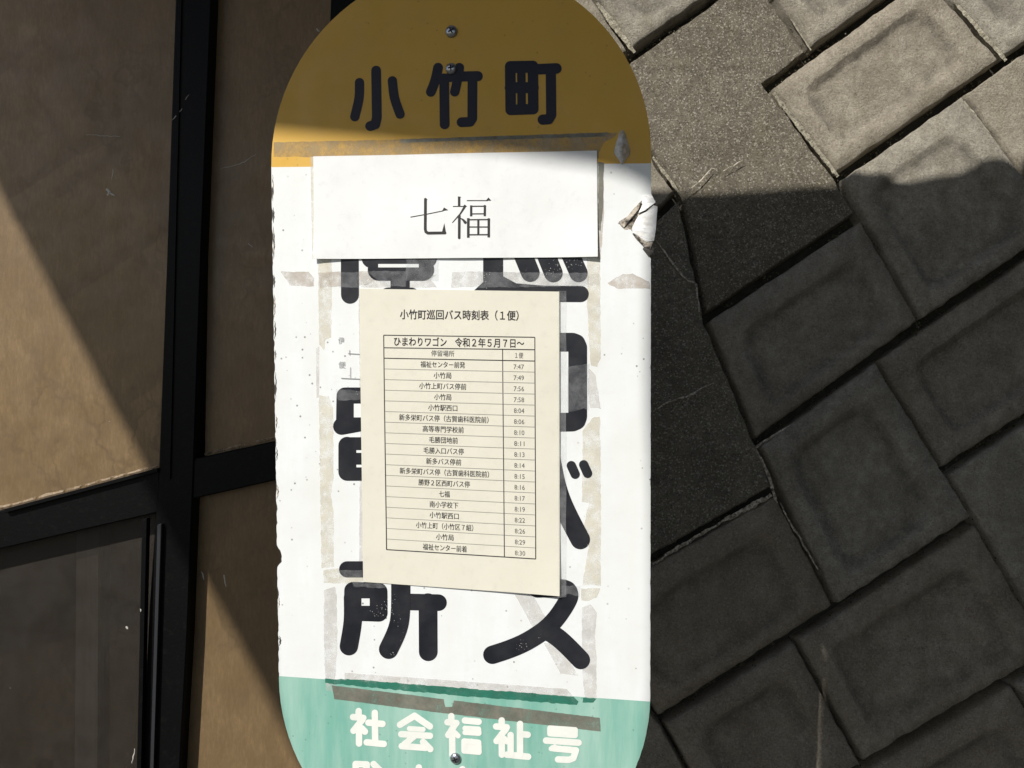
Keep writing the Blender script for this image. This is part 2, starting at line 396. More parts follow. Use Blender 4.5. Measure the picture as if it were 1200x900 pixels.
# ------------------------------------------------------------------ smoked screen on the left
def pane_mat(name, dust, see, tint=(0.50, 0.40, 0.27), glow=0.35):
    m = Mat(name, 0.34, 0.6)
    v = m.mapped((1, 1, 0.45))
    c = m.mix(m.ramp(m.noise(7, 5, 0.6), [(0.3, 0.0), (0.7, 1.0)]), tuple(x * 0.80 for x in dust), tuple(x * 1.2 for x in dust))
    c = m.mix(m.ramp(m.noise(55, 5, 0.7, vec=v), [(0.38, 0.45), (0.62, 0.0)]), c, tuple(x * 0.62 for x in dust))
    c = m.mix(m.ramp(m.noise(260, 3, 0.7, vec=m.mapped((1, 1, 0.25))), [(0.4, 0.4), (0.7, 0.0)]), c, tuple(x * 0.55 for x in dust))
    # branching dried water runs
    wv = m.n('ShaderNodeTexNoise'); wv.inputs['Scale'].default_value = 22; wv.inputs['Detail'].default_value = 5; m.l(m.co, wv.inputs['Vector'])
    mv = m.n('ShaderNodeMix'); mv.data_type = 'RGBA'; mv.blend_type = 'LINEAR_LIGHT'; mv.inputs[0].default_value = 0.045
    m.l(m.mapped((1, 1, 0.38)), mv.inputs[6]); m.l(wv.outputs['Color'], mv.inputs[7])
    vein = m.voro(15, 'DISTANCE_TO_EDGE', vec=mv.outputs[2])
    vm = m.ramp(m.noise(5, 3), [(0.46, 0.0), (0.58, 0.75)])
    c = m.mix(m.math('MULTIPLY', m.ramp(vein, [(0.0, 0.6), (0.07, 0.0)]), vm), c, tuple(x * 0.45 for x in dust))
    c = m.mix(m.ramp(m.voro(24), [(0.012, 0.9), (0.02, 0.0)]), c, (0.5, 0.47, 0.38))
    m.color(c)
    m.rough(m.ramp(m.noise(30, 5), [(0.3, 0.28), (0.7, 0.5)]))
    tr = m.n('ShaderNodeBsdfTransparent'); tr.inputs[0].default_value = (*tint, 1)
    ms = m.n('ShaderNodeMixShader'); ms.inputs[0].default_value = see
    tl = m.n('ShaderNodeBsdfTranslucent'); m.l(c, tl.inputs[0]); mt = m.n('ShaderNodeMixShader'); mt.inputs[0].default_value = glow
    m.l(m.b.outputs[0], mt.inputs[1]); m.l(tl.outputs[0], mt.inputs[2])
    m.l(mt.outputs[0], ms.inputs[1]); m.l(tr.outputs[0], ms.inputs[2]); m.l(ms.outputs[0], m.out.inputs[0])
    m.bump(m.noise(80, 3), 0.0006, 0.5)
    return m.m
M_PANE = pane_mat('dusty_smoked_acrylic', (0.335, 0.225, 0.115), 0.05)
M_PANE2 = pane_mat('cleaner_smoked_acrylic', (0.052, 0.043, 0.034), 0.48, (0.66, 0.62, 0.56), 0.0)
m = Mat('black_painted_aluminium', 0.45, 0.12); m.color(m.mix(m.ramp(m.noise(120, 5), [(0.55, 0.0), (0.75, 0.5)]), (0.0030, 0.0030, 0.0032), (0.010, 0.0095, 0.009))); m.bump(m.noise(300), 0.0003); M_FRAME = m.m
m = Mat('black_frame_worn_edge', 0.3, 0.6); m.color((0.045, 0.047, 0.052)); m.b.inputs['Metallic'].default_value = 0.4; M_FEDGE = m.m
scr = bpy.data.objects.new('smoked_panel_screen', None); COL.objects.link(scr)
scr.matrix_world = SCREEN.M @ Matrix.Translation((0, 0, -1.5)); SOFF = (0, 0, 1.5)
tag(scr, 'black metal framed screen with dusty brown smoked panes left of the sign', 'screen')
ab = lambda *a: [SCREEN.ab(*p) for p in a]
def spart(name, pts, h0, h1, mat, bev=0.0015):
    mbx = MB(); mbx.prism(ab(*pts), h0, h1); return mbx.build(name, mat, scr, SOFF, bevel=bev)
# uprights
spart('upright', [(226,-330),(268,-330),(232,560),(227,1700),(188,1700),(181,1250),(190,560)][:0] or [(222,-330),(267,-330),(252,0),(240,300),(231,560),(224,740),(215,900),(196,1250),(140,1250),(170,900),(180,700),(190,560),(200,300),(210,0)], -0.045, 0.012, M_FRAME, 0.0018)
spart('upright', [(396,-330),(446,-330),(430,1250),(352,1250),(390,0)], -0.045, 0.012, M_FRAME, 0.0018)
spart('upright', [(-190,-330),(-150,-330),(-190,1250),(-260,1250)], -0.045, 0.012, M_FRAME, 0.0018)
# glazing beads
spart('glazing_bead', [(216.5,-300),(220,-300),(218,0),(205,560),(202,560),(215,0)], 0.012, 0.0145, M_FRAME, 0.0005)
spart('glazing_bead', [(175.5,606),(181,604),(174,900),(170,1000),(163,1000),(169,900)], 0.012, 0.022, M_FRAME, 0.0006)
spart('glazing_bead', [(192,612),(196.5,611),(187,900),(182,1000),(178,1000),(183,900)], 0.0125, 0.019, M_FEDGE, 0.0008)
# rails
spart('rail', [(-200,648),(0,598),(191,549.5),(191,599),(0,643),(-200,690)], -0.04, 0.010, M_FRAME, 0.0018)
spart('rail', [(230,537),(320,517),(412,497),(412,544),(320,563),(227,584)], -0.04, 0.010, M_FRAME, 0.0018)
spart('rail', [(-200,-290),(412,-380),(412,-330),(-200,-240)], -0.04, 0.010, M_FRAME, 0.0018)
spart('rail', [(-240,1250),(412,1120),(412,1170),(-240,1300)], -0.04, 0.010, M_FRAME, 0.0018)
spart('rail_lip', [(14,594.5),(191,547),(191,551),(14,599)], 0.010, 0.0165, M_FRAME, 0.0005)
spart('pane', [(-180,-260),(216,-330),(206,300),(196,552),(0,602),(-200,652)], -0.018, -0.012, M_PANE, 0)
spart('pane', [(250,-330),(400,-350),(400,502),(236,540),(240,300)], -0.018, -0.012, M_PANE, 0)
spart('pane', [(-210,686),(0,640),(186,594),(178,760),(150,1200),(-240,1270)], -0.024, -0.018, M_PANE2, 0)
spart('pane', [(224,580),(400,542),(380,1150),(190,1200),(218,800)], -0.018, -0.012, M_PANE, 0)
m = Mat('dark_backing_sheet', 0.85, 0.15); m.color(m.mix(m.noise(8, 5), (0.030, 0.024, 0.017), (0.055, 0.042, 0.03))); m.bump(m.noise(60, 4), 0.001)
spart('dark_backing', [(-210,640),(235,560),(235,1160),(-250,1240)], -0.155, -0.14, m.m, 0)  # added dark sheet standing in for the shaded space behind the pane
m = Mat('pale_scratch', 0.6, 0.4); m.color((0.55, 0.53, 0.48)); M_SCR = m.m
for k, (pts, w) in enumerate([([(207,145),(213,137),(218,131)], 0.0006), ([(222,121),(226,115)], 0.0004), ([(119,219),(123,222),(120,226)], 0.0022), ([(124,224),(129,227)], 0.0018), ([(127,195),(126,208)], 0.0006),
    ([(255,196),(272,190),(296,178)], 0.0004), ([(288,283),(292,288)], 0.0006), ([(95,155),(136,156)], 0.0003), ([(140,739),(142,742)], 0.002), ([(232,672),(235,682)], 0.0013), ([(259,676),(261,690)], 0.0010),
    ([(370,28),(372,32)], 0.0012), ([(166,868),(164,885)], 0.0007), ([(173,708),(174,711)], 0.0010)]):
    ribbon(pts, w, 0.0125 if 200 < pts[0][0] < 230 else (-0.0119 if pts[0][1] < 650 or pts[0][0] > 200 else (0.0225 if pts[0][0] > 160 else -0.0179)), M_SCR, 'scratch', SCREEN, scr, SOFF, 70 + k, 0.0015)
m = Mat('dust_settled_on_rail', 0.9, 0.1); m.color(m.mix(m.noise(150, 4), (0.16, 0.11, 0.07), (0.48, 0.38, 0.27))); m.alpha(m.ramp(m.noise(90, 5), [(0.38, 0.0), (0.55, 0.9)]))
ribbon([(-60,609),(14,592),(100,569),(188,545)], 0.0035, -0.0112, m.m, 'settled_dust', SCREEN, scr, SOFF, 95, 0.004, 0.0008, 30)
ribbon([(236,533),(280,523),(330,511)], 0.003, -0.0112, m.m, 'settled_dust', SCREEN, scr, SOFF, 96, 0.004, 0.0008, 30)
# grey post behind the lower left pane
m = Mat('galvanised_grey_post', 0.6, 0.4); m.color(m.mix(m.noise(90, 5, 0.7, vec=m.mapped((1, 1, 0.08))), (0.03, 0.03, 0.034), (0.17, 0.17, 0.18)))
gp = MB(); P1 = Plane((0, 1.087, CAMZ), (1, 0, 0), (0, 0, 1))
gp.prism([(P1.ab(80, 560)[0], -1.5), (P1.ab(110, 560)[0], -1.5), (P1.ab(118, 560)[0], 0.0), (P1.ab(91, 560)[0], 0.0)], -0.03, 0.0)
gpo = gp.build('steel_post', m.m, None, None, bevel=0.002); gpo.matrix_world = P1.M
tag(gpo, 'short grey steel post seen dimly through the lower left smoked pane', 'post')

# ------------------------------------------------------------------ the bus stop sign
SOFFZ = 1.5
sign = bpy.data.objects.new('bus_stop_sign', None); COL.objects.link(sign)
sign.matrix_world = SIGN.M @ Matrix.Translation((0, 0, -SOFFZ)); NOFF = (0, 0, SOFFZ)
tag(sign, 'worn oval bus stop board in yellow, white and green with big black Japanese characters', 'sign')

def film(name, base, dirt, rough=0.32, specks=0.5, streak=0.0, streak_col=None, scratch=0.0):
    m = Mat(name, rough, 0.45)
    c = m.mix(m.ramp(m.noise(12, 5, 0.6), [(0.45, 0.0), (0.72, 0.22)]), base, dirt)
    c = m.mix(m.ramp(m.noise(70, 5, 0.7), [(0.55, 0.0), (0.75, 0.22)]), c, dirt)
    if streak:
        sn = m.noise(30, 5, 0.65, vec=m.mapped((1, 1, 0.13)))
        c = m.mix(m.ramp(sn, [(0.38, 0.0), (0.66, streak)]), c, streak_col)
    if specks:
        sp = m.voro(105); spm = m.ramp(m.noise(16, 3, 0.5), [(0.47, 0.0), (0.55, 1.0)])
        c = m.mix(m.math('MULTIPLY', m.math('MULTIPLY', m.ramp(sp, [(0.07, 1.0), (0.14, 0.0)]), spm), specks), c, tuple(x * 0.35 for x in dirt))
    m.color(c); m.rough(m.ramp(m.noise(40, 4), [(0.3, rough * 0.8), (0.7, rough * 1.5)]))
    m.bump(m.noise(25, 3), 0.0007, 0.6)
    return m.m
M_YEL = film('yellow_vinyl', (0.66, 0.385, 0.05), (0.42, 0.28, 0.09), 0.42, 0.35)
M_WHI = film('white_vinyl', (0.78, 0.80, 0.81), (0.60, 0.585, 0.53), 0.35, 1.0, 0.30, (0.70, 0.69, 0.62))
M_GRN = film('green_vinyl', (0.19, 0.43, 0.35), (0.15, 0.34, 0.28), 0.45, 0.4, 0.75, (0.40, 0.58, 0.50))
m = Mat('aluminium_plate_edge', 0.55, 0.4); m.color(m.mix(m.noise(90), (0.02, 0.018, 0.016), (0.10, 0.09, 0.08))); M_PLATE = m.m
def ink(name, base, worn, amount):
    m = Mat(name, 0.42, 0.28)
    c = m.mix(m.ramp(m.noise(28, 5, 0.6), [(0.42, 0.0), (0.75, 0.55)]), base, worn)
    fl = m.math('MULTIPLY', m.ramp(m.voro(430), [(0.10, 1.0), (0.2, 0.0)]), m.ramp(m.noise(22, 3, 0.5), [(0.6, 0.0), (0.64, amount)]))
    c = m.mix(fl, c, (0.6, 0.6, 0.58)); m.color(c); m.bump(m.noise(60, 3), 0.0003); return m.m
M_INK = ink('black_vinyl_lettering', (0.013, 0.014, 0.019), (0.045, 0.046, 0.05), 0.9)
M_NAVY = ink('navy_lettering', (0.010, 0.012, 0.026), (0.018, 0.020, 0.035), 0.0)
M_WINK = ink('white_lettering', (0.80, 0.80, 0.75), (0.62, 0.66, 0.6), 0.0)

# outline in plane coordinates (metres): two arcs and straight sides
c_t = SIGN.ab(541, 186); left_t = SIGN.ab(318, 200)[0]; right_t = SIGN.ab(763, 200)[0]
R = (right_t - left_t) / 2; cx = (right_t + left_t) / 2; zt = SIGN.ab(541, 188)[1]; zb = SIGN.ab(544, 806)[1]
lb = SIGN.ab(327, 806)[0]; rb = SIGN.ab(762, 806)[0]
def outline(inset=0.0):
    pts = []
    for i in range(0, 49):
        a = math.pi * i / 48; pts.append((cx + (R - inset) * math.cos(a), zt + (R - inset) * 1.0 * math.sin(a)))
    cb = (lb + rb) / 2; Rb = (rb - lb) / 2
    for i in range(0, 49):
        a = math.pi + math.pi * i / 48; pts.append((cb + (Rb - inset) * math.cos(a), zb + (Rb - inset) * math.sin(a)))
    return pts
def clip(poly, f):                                    # keep f(p) >= 0
    out = []
    for i in range(len(poly)):
        p, q = poly[i], poly[(i + 1) % len(poly)]; fp, fq = f(p), f(q)
        if fp >= 0: out.append(p)
        if (fp >= 0) != (fq >= 0):
            t = fp / (fp - fq); out.append((p[0] + (q[0] - p[0]) * t, p[1] + (q[1] - p[1]) * t))
    return out
def above(u0, v0, u1, v1):
    a = SIGN.ab(u0, v0); b = SIGN.ab(u1, v1)
    return lambda p: (b[0] - a[0]) * (p[1] - a[1]) - (b[1] - a[1]) * (p[0] - a[0])
fy = above(318, 196, 763, 191.5); fg = above(326, 792, 763, 822)
O = outline()
O = dense(O, 0.006)
# a bite out of the left edge and a dent at the right edge
def bite(P, u, v, ru, rv, depth):
    c0 = SIGN.ab(u, v); s = SIGN.ab(u + 1, v)[0] - c0[0]; out = []
    sgn = 1 if u < 540 else -1
    for x, z in P:
        if abs(x - c0[0]) < 30 * s and abs(z - c0[1]) < rv * s:
            t = (z - c0[1]) / (rv * s); x += sgn * depth * s * (1 - t * t) * (1 + 0.2 * math.sin(9 * t))
        out.append((x, z))
    return out
O = bite(dense(O, 0.003), 326, 652, 20, 11, 5)
mb = MB(); mb.prism(O, -0.0022, 0.0); mb.build('board_plate', M_PLATE, sign, NOFF)
OF = []
for x, z in dense(O, 0.002):
    k = 0.0; lft = x < cx - R * 0.9
    nv = mnoise.noise(Vector((x * 5, z * 85, 1))) + 0.5 * mnoise.noise(Vector((x * 5, z * 260, 3)))
    zz = z
    if lft and zt - 0.02 > z > zb: k = max(0.0, 0.0004 + nv * 0.0022)
    elif x > cx + R * 0.9: k = max(0, nv * 0.0006)
    else: k = 0.0002
    OF.append((x + (k if x < cx else -k), z))
FH = 0.0004
y_poly = clip(OF, fy); rest = clip(OF, lambda p: -fy(p)); w_poly = clip(rest, fg); g_poly = clip(rest, lambda p: -fg(p))
# the torn patch: cut out of the white film at the right edge
tear = [(768,236),(757,240),(750,238),(744,243),(738,252),(733,259),(725,262),(731,268),(739,269),(744,276),(752,286),(758,296),(768,300)]
ta = [SIGN.ab(*p) for p in tear]
def cut_right(P, T):
    zhi, zlo = T[0][1], T[-1][1]; out = []; done = False
    for i, p in enumerate(P):
        if p[0] > cx + R * 0.8 and zlo < p[1] < zhi:
            if not done:
                # contour runs upward on the right side when counter clockwise
                out += (T[::-1] if P[i - 1][1] < p[1] else T)[1:-1]; done = True
            continue
        out.append(p)
    return out
w_poly = cut_right(w_poly, ta)
def zone(name, poly, mat):
    mbx = MB(); mbx.prism(poly, 0.00002, FH); return mbx.build(name, mat, sign, NOFF)
zone('yellow_band', y_poly, M_YEL); zone('white_band', w_poly, M_WHI); zone('green_band', g_poly, M_GRN)

# strokes with round ends
LETH = [0.00055]
def PXS(plane, u, v): return plane.ab(u, v)
def stroke(mb_, pts, w, h=None, plane=SIGN, hf=None, smooth_n=0, taper=None):
    hh = LETH[0] if h is None else h
    if smooth_n:
        P = [Vector(p) for p in pts]; out = []
        for i in range(len(P) - 1):
            a = P[max(0, i - 1)]; b = P[i]; c = P[i + 1]; d = P[min(len(P) - 1, i + 2)]
            for k in range(smooth_n):
                t = k / smooth_n
                q = 0.5 * ((2 * b) + (c - a) * t + (2 * a - 5 * b + 4 * c - d) * t * t + (3 * b - a - 3 * c + d) * t ** 3); out.append((q.x, q.y))
        out.append(pts[-1]); pts = out
    n = len(pts)
    for i in range(n):
        wi = w if taper is None else w + (taper - w) * i / max(1, n - 1)
        hh += 0.000004
        if wi > 3:
            ring = [plane.ab(pts[i][0] + wi / 2 * math.cos(t * math.pi / 12), pts[i][1] + wi / 2 * math.sin(t * math.pi / 12)) for t in range(24)]
            mb_.add([(a, -(hh + (hf(a, b) if hf else 0)), b) for a, b in ring], [list(range(24))])
        if i < n - 1:
            wj = w if taper is None else w + (taper - w) * (i + 1) / max(1, n - 1)
            (x0, y0), (x1, y1) = pts[i], pts[i + 1]; L = math.hypot(x1 - x0, y1 - y0) or 1
            nx, ny = -(y1 - y0) / L, (x1 - x0) / L
            hh += 0.000004
            q = [plane.ab(x0 + nx * wi / 2, y0 + ny * wi / 2), plane.ab(x1 + nx * wj / 2, y1 + ny * wj / 2), plane.ab(x1 - nx * wj / 2, y1 - ny * wj / 2), plane.ab(x0 - nx * wi / 2, y0 - ny * wi / 2)]
            mb_.add([(a, -(hh + (hf(a, b) if hf else 0)), b) for a, b in q], [[0, 1, 2, 3]])
    if h is None: LETH[0] = 0.00055 + ((hh - 0.00055) % 0.00012)
def poly_px(mb_, pts, h, hf=None, plane=SIGN):
    P = [plane.ab(*p) for p in pts]
    tri = tessellate_polygon([[Vector((a, b, 0)) for a, b in P]])
    mb_.add([(a, -(h + (hf(a, b) if hf else 0)), b) for a, b in P], [list(t) for t in tri])
def char(strokes, mat, parent=None, off=None, polys=(), name='painted_character', label=None):
    mbx = MB(); h = 0.00055
    for s in strokes:
        pts, w = s[0], s[1]; sm = s[2] if len(s) > 2 else 0
        h += 0.00001; stroke(mbx, pts, w, h, smooth_n=sm)
        h += 0.000008 * (len(pts) * (sm or 1))
        if h > 0.00075: h = 0.00056
    for p in polys: h += 0.00001; poly_px(mbx, p, h)
    o = mbx.build(name, mat, parent or sign, off or NOFF)
    if label: o['label'] = label
    return o
def rect(x0, y0, x1, y1, s=0.0): return [(x0, y0), (x1, y0 + s), (x1, y1 + s), (x0, y1)]
# small yellow band characters
char([([(421.5,97),(421,115),(416,137)], 11, 4), ([(441,83),(441.8,138),(440,146),(434,148)], 11.5), ([(460,95),(462.5,115),(469,134)], 11, 4)], M_NAVY)
char([([(513.5,79.5),(510,95),(505,108)], 11.5, 3), ([(513,91.5),(528,91.5)], 10), ([(520.7,92),(521.2,146)], 11.5), ([(538.5,79.5),(536,95),(533,108)], 11, 3), ([(536,90),(560,89.5)], 12), ([(553.8,92),(553.6,139),(551,143),(541,143.5)], 11.5)], M_NAVY)
char([([(598,78),(624.5,77.5),(625,128),(598.5,129),(598,78)], 12.5), ([(611,78),(611.3,128)], 10), ([(598,103),(625,103)], 13), ([(598,80),(625,79.5)], 12), ([(630,81.5),(652,80.5)], 12.5), ([(645.5,82),(646,135),(643,140),(636,140.5)], 12)], M_NAVY)
# big black characters, partly papered over
B = M_INK
char([([(410,278),(410.3,345.5)], 21), ([(434,298),(502,298)], 24), ([(435,303),(501,303)], 22), ([(444,316),(496,316)], 26), ([(469,318),(469,348)], 22.5), ([(455,347),(482,347)], 20)], B, label='part of a black character above the timetable, on the left')
char([([(578,280),(578,328)], 23.5), ([(607,284),(621.5,319.5)], 22), ([(634,284),(648.5,320)], 22), ([(662,284),(678,320)], 21.5), ([(566,344),(680.5,344.5)], 19)], B, polys=[[(555,341),(568,329),(590,324),(605,332),(640,335),(640,342)]], label='part of a black character above the timetable, on the right')
char([([(404.5,465),(404,492)], 20), ([(404.5,464),(436,464)], 20), ([(400.5,499.5),(436,493)], 20), ([(407,522.5),(436,522.5)], 20.5), ([(407,553),(436,553)], 20.5), ([(407,522),(407,553)], 20.5), ([(410,538),(436,538)], 20)], B, polys=[[(412,470),(424,470),(424,492),(412,495)]], label='part of a black character left of the timetable')
char([([(640,401),(671,401),(675,402.5),(677,407),(677,488),(675.5,492.5),(671,494.5),(640,495)], 22)], B, label='part of a black character right of the timetable')
char([([(646,540),(651,565),(657.5,586),(667,607),(680,632)], 23, 4), ([(669.5,545.5),(674,555.5)], 11), ([(684,544.5),(688.5,554.5)], 11)], B, label='part of a black katakana character right of the timetable')
char([([(407,667),(450,667)], 19), ([(413.8,692),(444,693),(444.2,718),(413.8,717),(413.8,692)], 20.5), ([(413.8,700),(413.6,728),(409,757)], 21.5, 4), ([(469.7,670),(469.5,715),(466,737),(455.5,760.5)], 22.5, 4), ([(472,705),(514,706)], 19.5), ([(501.7,706),(502,763.5)], 22)], B)
char([([(630,689.5),(660,689.5),(667,696),(664,706),(652,724),(638,738),(618,751),(598,760),(577,767)], 21.5, 3), ([(642,739),(655,748),(668,760),(680.5,773)], 22, 3)], B)
WS = M_WHI
hs = 0.00095
for r_ in (rect(443.5,309.5,491,313.5), rect(415,473,424,489), rect(418,527.5,426,530.5), rect(418,544.5,426,547.5), rect(424,701,433.5,709.5)):
    slit = MB(); poly_px(slit, r_, hs); slit.build('white_gap', M_WHI, sign, NOFF)
# white characters on the green band
w = 7.6
G = M_WINK
char([([(420.5,833),(420.5,841)], w), ([(414,840),(426,841)], w), ([(425,843),(414.5,856)], w), ([(421,848),(421,871)], w), ([(424,853),(428,857)], w), ([(439.5,835),(440,869)], w), ([(432,846.5),(448.5,848)], w), ([(430,869.5),(450,871.5)], w)], G)
char([([(486,838.5),(469,849)], w), ([(486,838.5),(504,851)], w), ([(480,853.5),(496,854.5)], 6), ([(470.5,860),(504,862)], w), ([(485,863),(474,872)], w), ([(471,874),(499,876)], w), ([(496,869),(504.5,877.5)], w)], G)
char([([(529,839),(529,846)], w), ([(524.5,846),(535,847)], w), ([(534,848),(525.5,861)], w), ([(530,857),(530.3,884)], w), ([(533,858),(537,862)], 6), ([(545,844),(561,845.5)], w), ([(545,853),(561,854),(561.5,859),(545,858)], 6), ([(544,868),(561,869.5),(561.5,881),(544,879.5),(544,868)], 6.5), ([(544,874),(562,875)], 5.5), ([(552.5,868),(552.5,880)], 5.5)], G)
char([([(588,844),(588,852)], w), ([(581.5,851),(594,852)], w), ([(593,854),(582,868)], w), ([(588,860),(588.3,884)], w), ([(591.5,865),(594,869)], 6), ([(609.5,848),(609.5,884)], w), ([(612,860),(618.5,860.7)], w), ([(598.5,861),(598.5,884)], w), ([(594,884),(619,886.5)], w)], G)
char([([(644.5,853),(674,855),(674,861.5),(644.5,859.5),(644.5,853)], 6.5), ([(640,867.5),(678,870)], w), ([(650,875),(646,877)], 6), ([(648,876.5),(675,879),(672,888),(667,890),(654,889.5)], w)], G)
char([([(417,895),(430,895.5),(429,915)], w), ([(417,895),(417,915)], w), ([(438,895),(446,903)], w)], G, label='top of a white character cut off by the lower edge of the view')
char([([(491,899),(491,915)], w), ([(480,908),(503,909)], w)], G, label='top of a white character cut off by the lower edge of the view')
char([([(542,901),(542,915)], w), ([(530,910),(555,911)], w)], G, label='top of a white character cut off by the lower edge of the view')

# ---- old tape and residue
def tape_mat(name, col, alpha, var=0.3, rough=0.3, mottled=0.5):
    m = Mat(name, rough, 0.5)
    c = m.mix(m.ramp(m.noise(45, 5, 0.65), [(0.4, 0.0), (0.7, 1.0)]), col, tuple(x * (1 - mottled * 0.4) for x in col))
    m.color(c)
    m.alpha(m.ramp(m.noise(60, 6, 0.7), [(0.34, max(0, alpha - var)), (0.6, min(1, alpha + var * 0.6))]))
    m.bump(m.noise(70, 3), 0.0006); return m.m
T_CRM = tape_mat('yellowed_tape', (0.78, 0.73, 0.60), 0.42, 0.36)
T_GRY = tape_mat('dried_glue_residue', (0.70, 0.68, 0.65), 0.42, 0.36, 0.6)
T_BRN = tape_mat('brown_glue_residue', (0.60, 0.53, 0.46), 0.5, 0.4, 0.6)
T_TOP = tape_mat('dirty_clear_tape', (0.42, 0.33, 0.19), 0.5, 0.3, 0.25)
T_DRK = tape_mat('dirty_grey_tape', (0.21, 0.205, 0.165), 0.82, 0.35, 0.45, 0.9)
T_GRN = tape_mat('dark_green_residue', (0.03, 0.19, 0.13), 0.8, 0.3, 0.4, 0.6)
T_CLR = tape_mat('clear_adhesive_tape', (0.75, 0.76, 0.78), 0.16, 0.08, 0.12, 0.2)
T_HZE = tape_mat('milky_film_over_ink', (0.55, 0.56, 0.58), 0.15, 0.10, 0.4, 0.2)
kt = [0]
def tape(pts, mat, name='tape_remnant', jit=0.0009, step=0.0025, h=None):
    kt[0] += 1; hh = (0.00043 + 0.000003 * (kt[0] % 30)) if h is None else h
    P = dense([SIGN.ab(*p) for p in pts], step, jit, kt[0] * 1.3, amp_scale=170)
    mbx = MB(); mbx.prism(P, hh - 0.00002, hh); return mbx.build(name, mat, sign, NOFF)
tape([(321,167),(450,164),(700,155.5),(724,156),(718,162),(708,167),(702,180),(702,186),(366,184),(321,184)], T_TOP, 'dirty_tape', 0.0006)
tape([(470,163.5),(714,155.5),(708,160),(470,167.5)], T_DRK, 'dirt_line', 0.0006)
tape([(364,184),(368,184),(369,304),(366,304)], T_CRM, jit=0.0003)
tape([(373,300),(389,300),(389,330),(388,395),(382,398),(380,410),(374,404)], T_CRM)
tape([(370.5,408),(374.5,406),(374,466),(371,466)], T_GRY, jit=0.0004)
tape([(374,463),(386,464),(391,480),(391,560),(388,580),(391,600),(391.5,664),(377,666),(375,560)], T_CRM)
tape([(379,668),(396,666),(420,668),(428,680),(420,684),(380,683)], T_CRM)
tape([(380,692),(393,687),(395,700),(395.5,760),(393,792),(396,812),(382,808),(380,760)], T_GRY)
tape([(329,318),(345,319),(362,318),(368,326),(368,336),(339,335),(336,328)], T_BRN)
tape([(373,320),(398,318),(440,318),(448,325),(430,334),(375,337)], T_BRN)
tape([(423,320),(512,322),(505,328),(512,337),(423,337)], T_GRY)
tape([(530,319),(545,318),(640,319),(690,322),(702,321),(703,334),(660,336),(600,334),(529,337)], T_GRY)
tape([(712,332),(722,325),(730,321),(741,321),(762,331),(762,338),(722,338)], T_BRN)
tape([(688,303),(703,303),(704,420),(700,430),(692,428),(688,360)], T_CRM)
tape([(700,225),(705,200),(708,250),(704,304),(700,304)], T_BRN, jit=0.0006)
tape([(701,190),(708,191),(707,240),(704,270),(701,270)], T_DRK, jit=0.0007)
tape([(690,432),(698,440),(704,480),(700,478),(692,478),(689,460)], T_GRY)
tape([(683,505),(694,490),(703,488),(704,560),(704,686),(682,686),(690,640),(683,620),(690,590),(682,588)], T_CRM)
tape([(681,690),(704,689),(699,700),(690,704),(681,703)], T_CRM)
tape([(682,712),(692,708),(700,718),(697,745),(699,775),(699,818),(685,818),(682,780)], T_GRY)
tape([(603,696),(624,696),(652,745),(640,752),(630,745)], T_GRY, jit=0.0004)
tape([(637,753),(650,752),(668,775),(678,792),(657,789)], T_GRY, jit=0.0004)
tape([(404,788),(540,798),(664,807),(671,815),(672,819),(404,799)], T_GRY, jit=0.0005)
tape([(381,795),(430,797),(540,806),(672,816),(678,822),(676,826),(640,823),(540,815),(450,807),(381,800)], T_GRN, 'green_residue', 0.0010)
tape([(683,817),(698,818),(695,824),(683,823)], T_GRN, 'green_residue', 0.0012)
tape([(389,803),(440,809),(520,819),(522,828),(530,828),(532,820.5),(620,831),(703,841),(704,857),(600,845),(500,833),(392,819)], T_DRK, 'grey_tape', 0.0004)
tape([(420,337),(423,339),(426,686),(421,660),(422,500)], T_GRY, jit=0.0005)
# milky hazes where film lies over the black characters
tape([(397,319),(421,319),(421,337),(397,337)], T_HZE, 'milky_film', h=0.00100); tape([(476,303),(514,303),(514,329),(476,329)], T_HZE, 'milky_film', h=0.00100); tape([(430,318),(478,318),(476,336),(452,336)], T_HZE, 'milky_film', h=0.00100)
tape([(560,319),(690,320),(690,336),(560,337)], T_HZE, 'milky_film', h=0.00100); tape([(394,456),(424,458),(424,469),(396,469)], T_HZE, 'milky_film', h=0.00100)
tape([(664,430),(690,426),(690,482),(684,478),(664,484)], T_HZE, 'milky_film', h=0.00100); tape([(395,668),(425,668),(425,676),(397,676)], T_HZE, 'milky_film', h=0.00100)
tape([(413,682),(448,684),(453,688),(446,689),(415,687)], T_HZE, 'milky_film', h=0.00100); tape([(655,686),(680,686),(679,699),(666,695),(656,700)], T_HZE, 'milky_film', h=0.00100)
# ghost print of an older leaflet
m = Mat('ghost_print', 0.6); m.color((0.36, 0.36, 0.37)); M_GHOST = m.m
gh = MB()
for q in (([(408,414),(422,415)], 0.8), ([(400,443),(422,444)], 0.9), ([(410,410),(410,416)], 0.7), ([(411,430),(411,443)], 0.6)): stroke(gh, q[0], q[1], 0.0012)
gh.build('faded_lines', M_GHOST, sign, NOFF)

